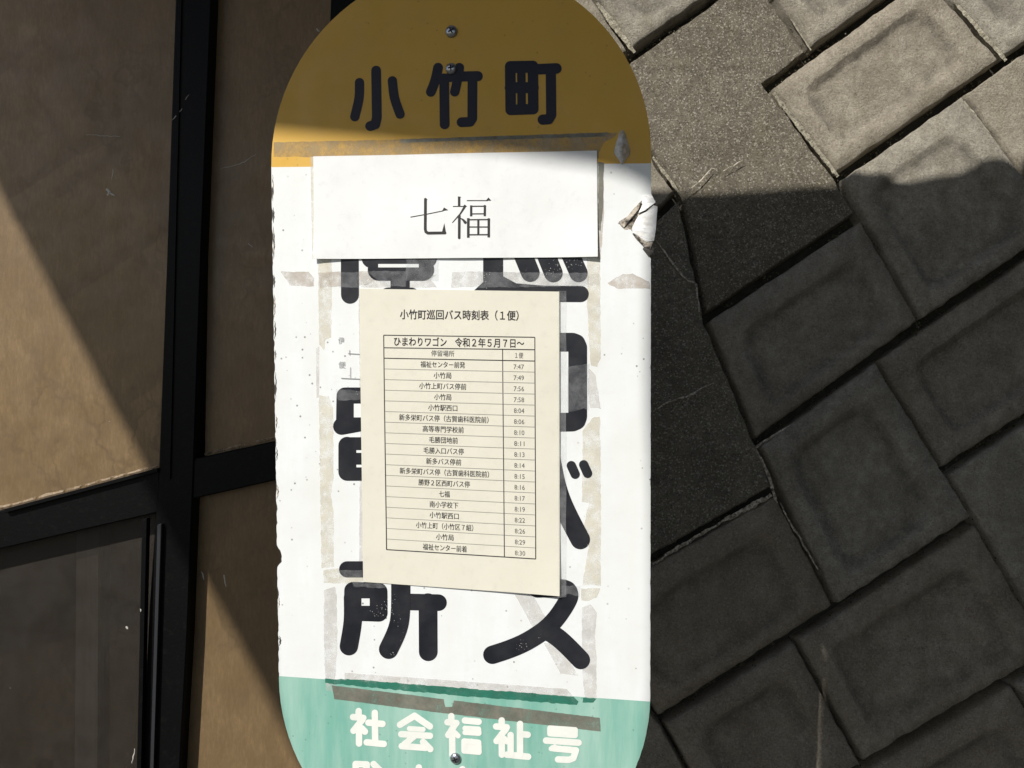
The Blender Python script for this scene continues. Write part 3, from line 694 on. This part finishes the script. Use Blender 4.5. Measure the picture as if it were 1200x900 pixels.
# ---- papers
def make_text(s, x0, x1, yc, hpx, slope, mat, name, parent, off, hbase, hf=None, bold=0.0, fit=True):
    cu = bpy.data.curves.new('t', 'FONT'); cu.body = s; cu.size = 1.0; cu.resolution_u = 2
    o = bpy.data.objects.new('t', cu); COL.objects.link(o)
    dg = bpy.context.evaluated_depsgraph_get(); me0 = bpy.data.meshes.new_from_object(o.evaluated_get(dg))
    bpy.data.objects.remove(o)
    xs = [v.co.x for v in me0.vertices]
    if not xs: return None
    a, b = min(xs), max(xs); yl, yh = min(v.co.y for v in me0.vertices), max(v.co.y for v in me0.vertices)
    sx = (x1 - x0) / (b - a); sy = hpx
    cxp = (x0 + x1) / 2
    bm = bmesh.new(); src = [(v.co.x, v.co.y) for v in me0.vertices]; tris = [tuple(p.vertices) for p in me0.polygons]
    bm.free(); vv_ = []; ff_ = []
    copies = [(0, 0)] if bold < 0.004 else ([(-0.5, 0), (0.5, 0)] if bold < 0.01 else [(-0.5, -0.5), (0.5, -0.5), (0.5, 0.5), (-0.5, 0.5)])
    for k_, (ox, oy) in enumerate(copies):
        n0 = len(vv_); vv_ += [(x + ox * bold * 2.4, y + oy * bold * 2.4, k_ * 0.000006) for x, y in src]; ff_ += [[n0 + i for i in t] for t in tris]
    me0 = bpy.data.meshes.new(name); me0.from_pydata(vv_, [], ff_)
    for v in me0.vertices:
        u = x0 + (v.co.x - a) * sx; vv = yc - (v.co.y - 0.36) * sy + slope * (u - cxp)
        A, Bz = SIGN.ab(u, vv)
        v.co = (A, -(hbase + v.co.z + (hf(A, Bz) if hf else 0)), Bz)
    me0.name = name; me0.materials.clear()
    return link(name, me0, mat, parent, off)
m = Mat('black_print', 0.6, 0.2); m.color(m.mix(m.noise(300), (0.025, 0.023, 0.024), (0.055, 0.05, 0.05))); M_PRINT = m.m
m = Mat('grey_print', 0.6, 0.2); m.color((0.13, 0.125, 0.12)); M_PRINTG = m.m
m = Mat('thin_rule_print', 0.6, 0.2); m.color((0.33, 0.32, 0.29)); M_RULE = m.m
def paper_mat(name, base, warm):
    m = Mat(name, 0.55, 0.3)
    c = m.mix(m.ramp(m.noise(14, 5), [(0.4, 0.0), (0.7, 0.6)]), base, warm)
    c = m.mix(m.ramp(m.noise(110, 5, 0.7), [(0.55, 0.0), (0.78, 0.25)]), c, tuple(x * 0.7 for x in warm)); m.color(c)
    b = m.bump(m.noise(20, 3), 0.0012, 0.7); m.bump(m.noise(600, 2), 0.0001, 0.5, b); return m.m
M_CREAM = paper_mat('cream_paper', (0.70, 0.675, 0.575), (0.66, 0.63, 0.53)); M_PAPER = paper_mat('white_laminated_paper', (0.79, 0.80, 0.80), (0.69, 0.69, 0.675))

def paper(name, corners, hf, mat, label, cat):
    root = bpy.data.objects.new(name, None); COL.objects.link(root)
    u = sum(c[0] for c in corners) / 4; vb = max(c[1] for c in corners); a, b = SIGN.ab(u, vb)
    root.matrix_world = SIGN.M @ Matrix.Translation((a, 0, b)); off = (-a, 0, -b)
    tag(root, label, cat)
    mbx = MB(); NX, NZ = 40, 56; vs = []
    TL, TR, BR, BL_ = corners
    for j in range(NZ + 1):
        for i in range(NX + 1):
            s, t = i / NX, j / NZ
            uu = (TL[0] * (1 - s) + TR[0] * s) * (1 - t) + (BL_[0] * (1 - s) + BR[0] * s) * t
            vv = (TL[1] * (1 - s) + TR[1] * s) * (1 - t) + (BL_[1] * (1 - s) + BR[1] * s) * t
            A, Bz = SIGN.ab(uu, vv); vs.append((A, -hf(A, Bz), Bz))
    k = len(vs); vs += [(x, y + 0.00025, z) for x, y, z in vs]; fs = []
    for j in range(NZ):
        for i in range(NX):
            q = [j * (NX + 1) + i, j * (NX + 1) + i + 1, (j + 1) * (NX + 1) + i + 1, (j + 1) * (NX + 1) + i]
            fs.append(q[::-1]); fs.append([k + x for x in q])
    rim = [i for i in range(NX + 1)] + [j * (NX + 1) + NX for j in range(1, NZ + 1)] + [NZ * (NX + 1) + i for i in range(NX - 1, -1, -1)] + [j * (NX + 1) for j in range(NZ - 1, 0, -1)]
    mbx.add(vs, fs)
    rv = [vs[i] for i in rim] + [vs[k + i] for i in rim]; nr = len(rim)
    mbx.add(rv, [[i, (i + 1) % nr, nr + (i + 1) % nr, nr + i] for i in range(nr)]); mbx.build('sheet', mat, root, off, smooth=True)
    return root, off
NBL = SIGN.ab(369, 304); NBR = SIGN.ab(700, 301)
def hn(A, Bz):
    e = max(0, 1 - math.hypot(A - NBL[0], Bz - NBL[1]) / 0.05); g = max(0, 1 - math.hypot(A - NBR[0], Bz - NBR[1]) / 0.06)
    return 0.0020 + 0.0005 * math.sin(A * 38 + 1) + 0.0004 * math.cos(Bz * 45) + 0.0022 * e * e + 0.003 * g * g
name_root, noff = paper('stop_name_notice', [(368,184),(699.5,177),(700.5,301.5),(369,304)], hn, M_PAPER, 'white landscape paper with the stop name, taped across the top of the sign', 'notice')
tt_c = [(422,338.5),(655.5,342),(656,697),(426,681.5)]
BRc = SIGN.ab(656, 697)
def ht(A, Bz):
    d = math.hypot(A - BRc[0], Bz - BRc[1]); e = max(0, 1 - d / 0.09)
    return 0.0024 + 0.0006 * math.sin(A * 22 + 0.5) + 0.0005 * math.cos(Bz * 17) + 0.003 * e * e
tt_root, toff = paper('bus_timetable', tt_c, ht, M_CREAM, 'cream portrait timetable sheet fixed below the white name notice', 'timetable')

# stop name in thin mincho strokes, measured in tenths of a pixel from (470,215)
def q10(pts): return [(470 + x / 10, 215 + y / 10) for x, y in pts]
def print_char(strokes, polys):
    mbx = MB(); h = 0.00018
    for s in strokes: h += 0.00001; stroke(mbx, q10(s[0]), s[1] * 1.15, h, hf=hn, taper=s[2] * 1.15 if len(s) > 2 else None)
    for p in polys: h += 0.00001; poly_px(mbx, q10(p), h, hf=hn)
    mbx.build('printed_character', M_PRINT, name_root, noff)
print_char([([(115,398),(300,365),(500,325)], 0.9), ([(290,190),(289,540),(296,570),(320,586),(520,584)], 2.9)], [[(485,328),(508,286),(558,317)], [(270,180),(318,194),(290,205)], [(512,470),(486,572),(532,580)]])
print_char([([(685,160),(685,272)], 2.5), ([(612,274),(740,274)], 0.9), ([(757,268),(700,360),(605,466)], 2.4, 0.7), ([(688,385),(687,642)], 2.7), ([(700,412),(730,430),(758,462)], 0.8, 3.0),
            ([(775,206),(1020,206)], 0.9), ([(826,262),(826,390)], 2.3), ([(986,262),(985,388)], 2.3), ([(826,273),(985,271)], 1.1), ([(826,362),(985,360)], 1.1),
            ([(793,412),(793,640)], 2.6), ([(1032,415),(1032,636)], 2.5), ([(910,430),(910,602)], 2.1), ([(793,430),(1032,428)], 1.2), ([(793,515),(1032,515)], 1.1), ([(793,606),(1032,605)], 1.2)],
           [[(728,278),(750,252),(778,274)], [(1000,204),(1028,170),(1060,206)], [(668,156),(710,163),(686,175)], [(970,262),(988,256),(1004,278)], [(1015,420),(1034,410),(1052,434)]])

tp = 0.00022
make_text('小竹町巡回バス時刻表（１便）', 469.5, 608, 369.5, 12.2, 0.012, M_PRINT, 'printed_title', tt_root, toff, tp, ht, 0.012)
make_text('ひまわりワゴン　令和２年５月７日～', 462.5, 614.5, 401.5, 11.4, 0.016, M_PRINT, 'printed_heading', tt_root, toff, tp, ht, 0.012)
make_text('停留場所', 506, 533, 414.3, 7.6, 0.02, M_PRINTG, 'printed_row', tt_root, toff, tp, ht, 0.006)
make_text('１便', 604, 613.5, 416.6, 7.4, 0.02, M_PRINTG, 'printed_row', tt_root, toff, tp, ht, 0.006)
rows = [('福祉センター前発', '7:47', 493.5, 545.5), ('小竹局', '7:49', 509, 529.5), ('小竹上町バス停前', '7:56', 492, 547), ('小竹局', '7:58', 509.5, 529.5), ('小竹駅西口', '8:04', 502.5, 536.5),
        ('新多栄町バス停（古賀歯科医院前）', '8:06', 468.5, 573), ('高等専門学校前', '8:10', 496, 544), ('毛勝団地前', '8:11', 503.5, 537), ('毛勝入口バス停', '8:13', 497, 544), ('新多バス停前', '8:14', 500, 541),
        ('新多栄町バス停（古賀歯科医院前）', '8:15', 469, 573.5), ('勝野２区西町バス停', '8:16', 491, 551), ('七福', '8:17', 515, 527.5), ('南小学校下', '8:19', 504, 537.5), ('小竹駅西口', '8:22', 504, 538),
        ('小竹上町（小竹区７組）', '8:26', 488, 555), ('小竹局', '8:29', 511.5, 532), ('福祉センター前着', '8:30', 496, 547.5)]
TLx, TLy, BLy, TRy, BRy = 450.3, 419.7, 643.6, 423.0, 654.0
def rowy(r, u):
    f = (u - 450.3) / (627 - 450.3); return (TLy + (BLy - TLy) * r / 18) * (1 - f) + (TRy + (BRy - TRy) * r / 18) * f
for i, (nm, tm, x0, x1) in enumerate(rows):
    sl = (rowy(i + .5, 600) - rowy(i + .5, 500)) / 100
    cxm = (x0 + x1) / 2
    make_text(nm, x0, x1, rowy(i + 0.5, cxm) + 0.1, 8.0, sl, M_PRINT, 'printed_row', tt_root, toff, tp, ht, 0.009)
    xc = 608.3 + 1.4 * i / 17
    make_text(tm, xc - 6, xc + 6, rowy(i + 0.5, xc) + 0.6, 8.0, sl, M_PRINTG, 'printed_time', tt_root, toff, tp, ht, 0.002)
ln = MB(); thin = MB()
def lx(r): return 450.3 + (453.4 - 450.3) * r
def hline(mbx, y0, y1, x0, x1, w_):
    N = 8
    stroke(mbx, [(x0 + (x1 - x0) * k / N, y0 + (y1 - y0) * k / N) for k in range(N + 1)], w_, tp, hf=ht)
def vline(mbx, x0, y0, x1, y1, w_):
    N = 14
    stroke(mbx, [(x0 + (x1 - x0) * k / N, y0 + (y1 - y0) * k / N) for k in range(N + 1)], w_, tp + 0.00002, hf=ht)
hline(ln, 392.8, 395.3, 450.3, 627, 1.0); hline(ln, 407.5, 409.8, 450.5, 627, 1.0); hline(ln, 419.7, 423, 450.7, 627, 1.0); hline(ln, 643.6, 654, 453.4, 628, 1.1)
vline(ln, 450.3, 392.8, 453.4, 643.6, 1.0); vline(ln, 627, 395.3, 628, 654, 1.0); vline(ln, 589.4, 409, 591.4, 652, 0.9)
for r in range(1, 18): hline(thin, rowy(r, 450.3), rowy(r, 627), 450.3 + 3.1 * r / 18 + .3, 627 + r / 18, 0.6)
ln.build('table_border', M_PRINT, tt_root, toff); thin.build('table_rules', M_RULE, tt_root, toff)
# clear tape holding the timetable along its right edge
ct = MB(); P = [SIGN.ab(*p) for p in ((650,341),(663,341),(663,700),(654,700),(650,690))]
ct.prism(P, 0.0046, lambda a, b: 0.0047); 
ct = MB(); vs = []; N = 40
for i in range(N + 1):
    v_ = 341 + (699 - 341) * i / N
    for u_, k_ in ((654.0, 1), (657.5, 0.6), (660, 0.25), (663.5, 0.0)):
        A, Bz = SIGN.ab(u_ + 0.3 * math.sin(i), v_); vs.append((A, -(0.0014 + (ht(A, Bz) + 0.0002 - 0.0014) * k_), Bz))
ct.add(vs, [[4 * i + j, 4 * i + j + 1, 4 * i + j + 5, 4 * i + j + 4] for i in range(N) for j in range(3)])
ct.build('clear_tape', T_CLR, tt_root, toff, smooth=True)
for s_, c_ in (('伊', (396.5, 403.5, 399)), ('便', (397, 405, 427.5))):
    make_text(s_, c_[0], c_[1], c_[2], 8.5, 0, M_GHOST, 'faded_character', sign, NOFF, 0.0012, None, 0.0)

# ---- screws
m = Mat('zinc_screw', 0.28, 0.5); m.color(m.mix(m.noise(500, 3), (0.50, 0.52, 0.56), (0.30, 0.31, 0.34))); m.b.inputs['Metallic'].default_value = 0.9; M_SCREW = m.m
m = Mat('screw_recess', 0.8, 0.2); m.color((0.01, 0.01, 0.012)); M_REC = m.m
for (u, v, r) in ((529.3, 37.5, 7.0), (529, 81, 6.6), (534, 888, 6.4)):
    A, Bz = SIGN.ab(u, v); rr = SIGN.ab(u + r, v)[0] - A
    mbx = MB(); prof = [(1.0, 0.0007), (1.0, 0.0015), (0.9, 0.0026), (0.7, 0.0036), (0.4, 0.0042), (0.0, 0.0044)]; seg = 32; vs = []
    for pr, hh in prof[:-1]:
        for i in range(seg): t = 2 * math.pi * i / seg; vs.append((A + rr * pr * math.cos(t), -hh, Bz + rr * pr * math.sin(t)))
    vs.append((A, -prof[-1][1], Bz)); fs = []
    for k in range(len(prof) - 2):
        for i in range(seg): fs.append([k * seg + i, k * seg + (i + 1) % seg, (k + 1) * seg + (i + 1) % seg, (k + 1) * seg + i])
    b0 = (len(prof) - 2) * seg
    for i in range(seg): fs.append([b0 + i, b0 + (i + 1) % seg, len(vs) - 1])
    mbx.add(vs, fs); so = mbx.build('screw', M_SCREW, sign, NOFF, smooth=True)
    cr = MB(); an = 0.5 + u
    for k in range(2):
        a = an + k * math.pi / 2; dx, dz = math.cos(a) * rr * 0.5, math.sin(a) * rr * 0.5; wx, wz = -math.sin(a) * rr * 0.11, math.cos(a) * rr * 0.11
        cr.prism([(A - dx - wx, Bz - dz - wz), (A + dx - wx, Bz + dz - wz), (A + dx + wx, Bz + dz + wz), (A - dx + wx, Bz - dz + wz)], 0.003, 0.00452 + 0.00003 * k)
    cr.build('cross_recess', M_REC, so)

# ---- torn, lifted vinyl at the right edge and the glue blister above it
m = Mat('torn_white_vinyl', 0.4, 0.4); m.color(m.mix(m.ramp(m.noise(140, 4), [(0.5, 0.0), (0.7, 0.5)]), (0.84, 0.84, 0.83), (0.62, 0.57, 0.5))); m.bump(m.noise(120, 3), 0.0006); M_TORN = m.m
m = Mat('torn_vinyl_grime', 0.8, 0.2); m.color(m.mix(m.ramp(m.noise(200, 5), [(0.4, 0.0), (0.62, 1.0)]), (0.06, 0.05, 0.045), (0.52, 0.46, 0.38))); m.bump(m.noise(300, 4), 0.001); M_GRIME = m.m
def patch(pts, mat, name, label=None):
    mbx = MB(); P = []
    for u, v, h in pts:
        A, Bz = SIGN.ab(u, v); P.append(Vector((A, -h / 1000, Bz)))
    c = sum(P, Vector()) / len(P)
    tri = tessellate_polygon([[Vector((p.x, p.z, 0)) for p in P]])
    n = len(P); vs = P + [p + Vector((0, 0.0004, 0)) for p in P]
    mbx.add(vs, [list(t) for t in tri] + [[n + a for a in t] for t in tri] + [[i, (i + 1) % n, n + (i + 1) % n, n + i] for i in range(n)])
    o = mbx.build(name, mat, sign, NOFF)
    md = o.data; bm = bmesh.new(); bm.from_mesh(md); bmesh.ops.triangulate(bm, faces=bm.faces)
    bmesh.ops.subdivide_edges(bm, edges=list(bm.edges), cuts=3, use_grid_fill=True)
    for v_ in bm.verts:
        v_.co.y += 0.0006 * mnoise.noise(v_.co * 190) + 0.0003 * mnoise.noise(v_.co * 520)
    bm.to_mesh(md); bm.free()
    return o
patch([(768,238,0.2),(757,240,0.2),(749,240,0.2),(742,247,0.2),(735,257,0.3),(724,262,0.3),(732,269,0.3),(739,270,0.3),(745,279,0.3),(753,288,0.3),(757,301,0.2),(762,300,0.2),(763,270,0.2)], M_GRIME, 'torn_area')
patch([(753,229,0.8),(763,228,2.2),(768,238,3.6),(764,241,3.8),(756,247,3.0),(748,250,2.0),(753,240,1.0)], M_TORN, 'lifted_flap')
patch([(770,243,5.5),(765,242,5.2),(757,249,4.0),(748,253,2.4),(741,266,1.4),(741,273,1.2),(748,277,1.6),(757,284,3.2),(766,283,5.0),(768,270,5.6)], M_TORN, 'lifted_flap')
patch([(741,274,1.0),(748,277,1.4),(757,283,2.8),(765,284,4.2),(762,292,3.0),(754,289,1.2),(746,281,0.8)], M_GRIME, 'lifted_flap')
patch([(725,260,0.9),(735,254,1.3),(744,243,1.5),(752,235,1.0),(748,246,2.8),(738,258,2.6),(731,267,1.3)], M_GRIME, 'torn_ridge')
patch([(756,287,1.0),(765,283,3.0),(766,296,2.4),(760,301,1.0),(753,292,0.8)], M_PLATE, 'torn_ridge')
# film curls along the left edge
for k, (v0, v1, wd) in enumerate(((205, 236, 2.0), (243, 262, 2.4), (265, 305, 2.6), (322, 338, 1.8), (345, 372, 2.0), (376, 398, 2.2), (410, 422, 1.8), (436, 468, 1.8), (486, 502, 2.2), (524, 540, 1.8), (568, 584, 2.6), (745, 757, 3.0), (700, 712, 1.2))):
    uL = 318 + (v0 - 195) * 9 / 600 + 1.2
    mbx = MB(); vs = []; N = 10
    for i in range(N + 1):
        t = i / N; v_ = v0 + (v1 - v0) * t; b_ = math.sin(math.pi * t)
        for du, hh in ((0, 0.3), (wd * b_ * 0.35, 0.7 * b_ + 0.4), (wd * b_ * 0.7 + 0.3, 0.42)):
            A, Bz = SIGN.ab(uL + du + 0.4 * math.sin(i * 2.1 + k), v_); vs.append((A, -hh / 1000, Bz))
    mbx.add(vs, [[3 * i + j, 3 * i + j + 1, 3 * i + j + 4, 3 * i + j + 3] for i in range(N) for j in range(2)])
    mbx.build('curled_film_edge', M_PLATE if k % 2 else M_GRIME, sign, NOFF, smooth=True)
# blister of glue
m = Mat('clear_glue_blister', 0.12, 0.8); m.color(m.mix(m.noise(120, 4), (0.36, 0.30, 0.17), (0.80, 0.84, 0.92))); m.alpha(m.ramp(m.noise(100, 4), [(0.35, 0.35), (0.6, 0.9)])); m.bump(m.noise(160, 4), 0.002); M_GLUE = m.m
mbx = MB(); NR, NS = 9, 30; vs = []
for i in range(NR + 1):
    for j in range(NS):
        r = i / NR; t = 2 * math.pi * j / NS
        u = 729 + r * 8.5 * math.cos(t) * (1 + 0.2 * math.sin(3 * t)) + 0.04 * 0; v = 173 + r * 18 * math.sin(t) * (1 + 0.12 * math.cos(4 * t))
        A, Bz = SIGN.ab(u, v); hh = 0.0013 + 0.0050 * (1 - r * r) * (0.6 + 0.9 * abs(mnoise.noise(Vector((u * 0.16, v * 0.13, 2)))))
        vs.append((A, -hh, Bz))
mbx.add(vs, [[i * NS + j, i * NS + (j + 1) % NS, (i + 1) * NS + (j + 1) % NS, (i + 1) * NS + j] for i in range(NR) for j in range(NS)])
mbx.build('glue_blister', M_GLUE, sign, NOFF, smooth=True)
# post and foot (hidden behind the board in this view)
m = Mat('white_painted_post', 0.4, 0.5); m.color(m.mix(m.noise(20), (0.6, 0.6, 0.58), (0.45, 0.43, 0.4))); M_POST = m.m
mbx = MB(); mbx.tube((cx, 0.032, -1.42), (cx, 0.032, 0.45), 0.024); mbx.build('post', M_POST, sign, NOFF, smooth=False)
m = Mat('cast_foot', 0.9, 0.2); m.color(m.mix(m.noise(40), (0.2, 0.19, 0.17), (0.32, 0.3, 0.27))); m.bump(m.noise(120), 0.003)
mbx = MB(); mbx.tube((cx, 0.032, -1.49), (cx, 0.032, -1.40), 0.21, 0.17, 32); mbx.build('foot', m.m, sign, NOFF)
for zz in (0.2, -0.35):
    mbx = MB(); mbx.box((cx, 0.0043, zz), (0.12, 0.0036, 0.035)); mbx.build('mounting_bracket', M_POST, sign, NOFF)

# ------------------------------------------------------------------ canopy added above the frame, its edges cut to throw the shade
ZC = CAMZ + 1.6
def up(P):
    t = (ZC - P.z) / SUN.z; q = P + SUN * t; return (q.x, q.y)
edgeA = [up(SIGN.world(u, v)) for u, v in ((768,226),(757,219),(735,208),(700,198),(640,188),(580,180),(500,172.5),(400,163),(318,155),(306,153))]
edgeB = [up(WALL.world(u, v)) for u, v in ((745,227),(763,226),(840,224),(905,219),(960,215),(975,216),(985,206),(1000,205),(1020,208),(1036,207),(1048,211),(1062,214),(1090,209),(1125,204),(1135,198),(1146,192),(1160,190),(1176,189),(1184,195),(1192,200),(1198,188),(1215,180),(1300,172),(1500,165))]
glassL = [up(SCREEN.world(u, v)) for u, v in ((-60,110),(0,238),(82,394),(165,552),(229,671),(290,785),(352,905),(380,960))]
# right border of the sunlit slot = the sun line of the board's right edge
slotR = [up(SIGN.world(u, v)) for u, v in ((765,234),(761,300),(760,340),(759,420),(760,490),(766,600),(768,800),(764,850),(757,905),(752,945))]
slotL = [up(SIGN.world(u, v)) for u, v in ((306,153),(308,300),(312,600),(318,800),(345,945))]
m = Mat('shade_sheet', 0.7, 0.3); m.color(m.mix(m.noise(6), (0.10, 0.10, 0.10), (0.16, 0.155, 0.15))); M_CAN = m.m
can = bpy.data.objects.new('added_shade_canopy', None); COL.objects.link(can); can.location = (0.3, -0.6, 0)
tag(can, 'dark flat canopy added overhead, unseen, its edges and slot cut to throw the shade', 'canopy')
def slab(name, pts, z0, z1):
    mbx = MB(); n = len(pts); tri = tessellate_polygon([[Vector((a, b, 0)) for a, b in pts]])
    vs = [(a, b, z0) for a, b in pts] + [(a, b, z1) for a, b in pts]
    mbx.add(vs, [list(t) for t in tri] + [[n + x for x in t] for t in tri] + [[i, (i + 1) % n, n + (i + 1) % n, n + i] for i in range(n)])
    return mbx.build(name, M_CAN, can, (-0.3, 0.6, 0))
xR = edgeB[0][0]
print('edgeA', [tuple(round(c, 2) for c in p) for p in edgeA]); print('edgeB', [tuple(round(c, 2) for c in p) for p in edgeB[:3] + edgeB[-2:]])
print('glassL', [tuple(round(c, 2) for c in p) for p in glassL]); print('slotR', [tuple(round(c, 2) for c in p) for p in slotR]); print('slotL', [tuple(round(c, 2) for c in p) for p in slotL])
A_poly = [(xR, 1.35)] + [(xR, edgeB[0][1])] + edgeA + slotL[1:] + [(glassL[-1][0], slotL[-1][1])] + glassL[::-1] + [(glassL[0][0], 1.35)]
slab('shade_sheet', A_poly, ZC, ZC + 0.004)
B_poly = edgeB + [(3.2, edgeB[-1][1]), (3.2, -2.6), (glassL[-1][0], -2.6), (glassL[-1][0], slotL[-1][1]), slotL[-1]] + slotR[::-1]
slab('shade_sheet', B_poly, ZC, ZC + 0.004)
for x, y in ((3.1, -2.5), (-1.8, -2.5)):
    mbx = MB(); mbx.box((x, y, ZC / 2), (0.06, 0.06, ZC)); mbx.build('shade_canopy_post', M_FRAME, can, (-0.3, 0.6, 0))
for (x0, y0, x1, y1) in ((-1.9, -2.55, 3.2, -2.55),):
    mbx = MB(); mbx.box(((x0 + x1) / 2, (y0 + y1) / 2, ZC - 0.03), (x1 - x0, 0.05, 0.06)); mbx.build('shade_canopy_beam', M_FRAME, can, (-0.3, 0.6, 0))

# ------------------------------------------------------------------ boarded wall added at right, out of view, to cut sky light
m = Mat('dark_sky_blocking_boards', 0.85, 0.2); m.color(m.mix(m.noise(14, 5, 0.6, vec=m.mapped((1, 1, 0.1))), (0.05, 0.042, 0.033), (0.10, 0.085, 0.065)))
sw = bpy.data.objects.new('sky_blocking_wall', None); COL.objects.link(sw); sw.location = (2.0, -0.4, 0)
tag(sw, 'unseen dark boarded wall added at right under the canopy to cut sky light', 'wall')
for k in range(14):
    mbx = MB(); mbx.box((0.012 if k % 2 else 0.0, -1.9 + k * 0.27, ZC / 2), (0.03, 0.262, ZC - 0.02)); mbx.build('board', m.m, sw)
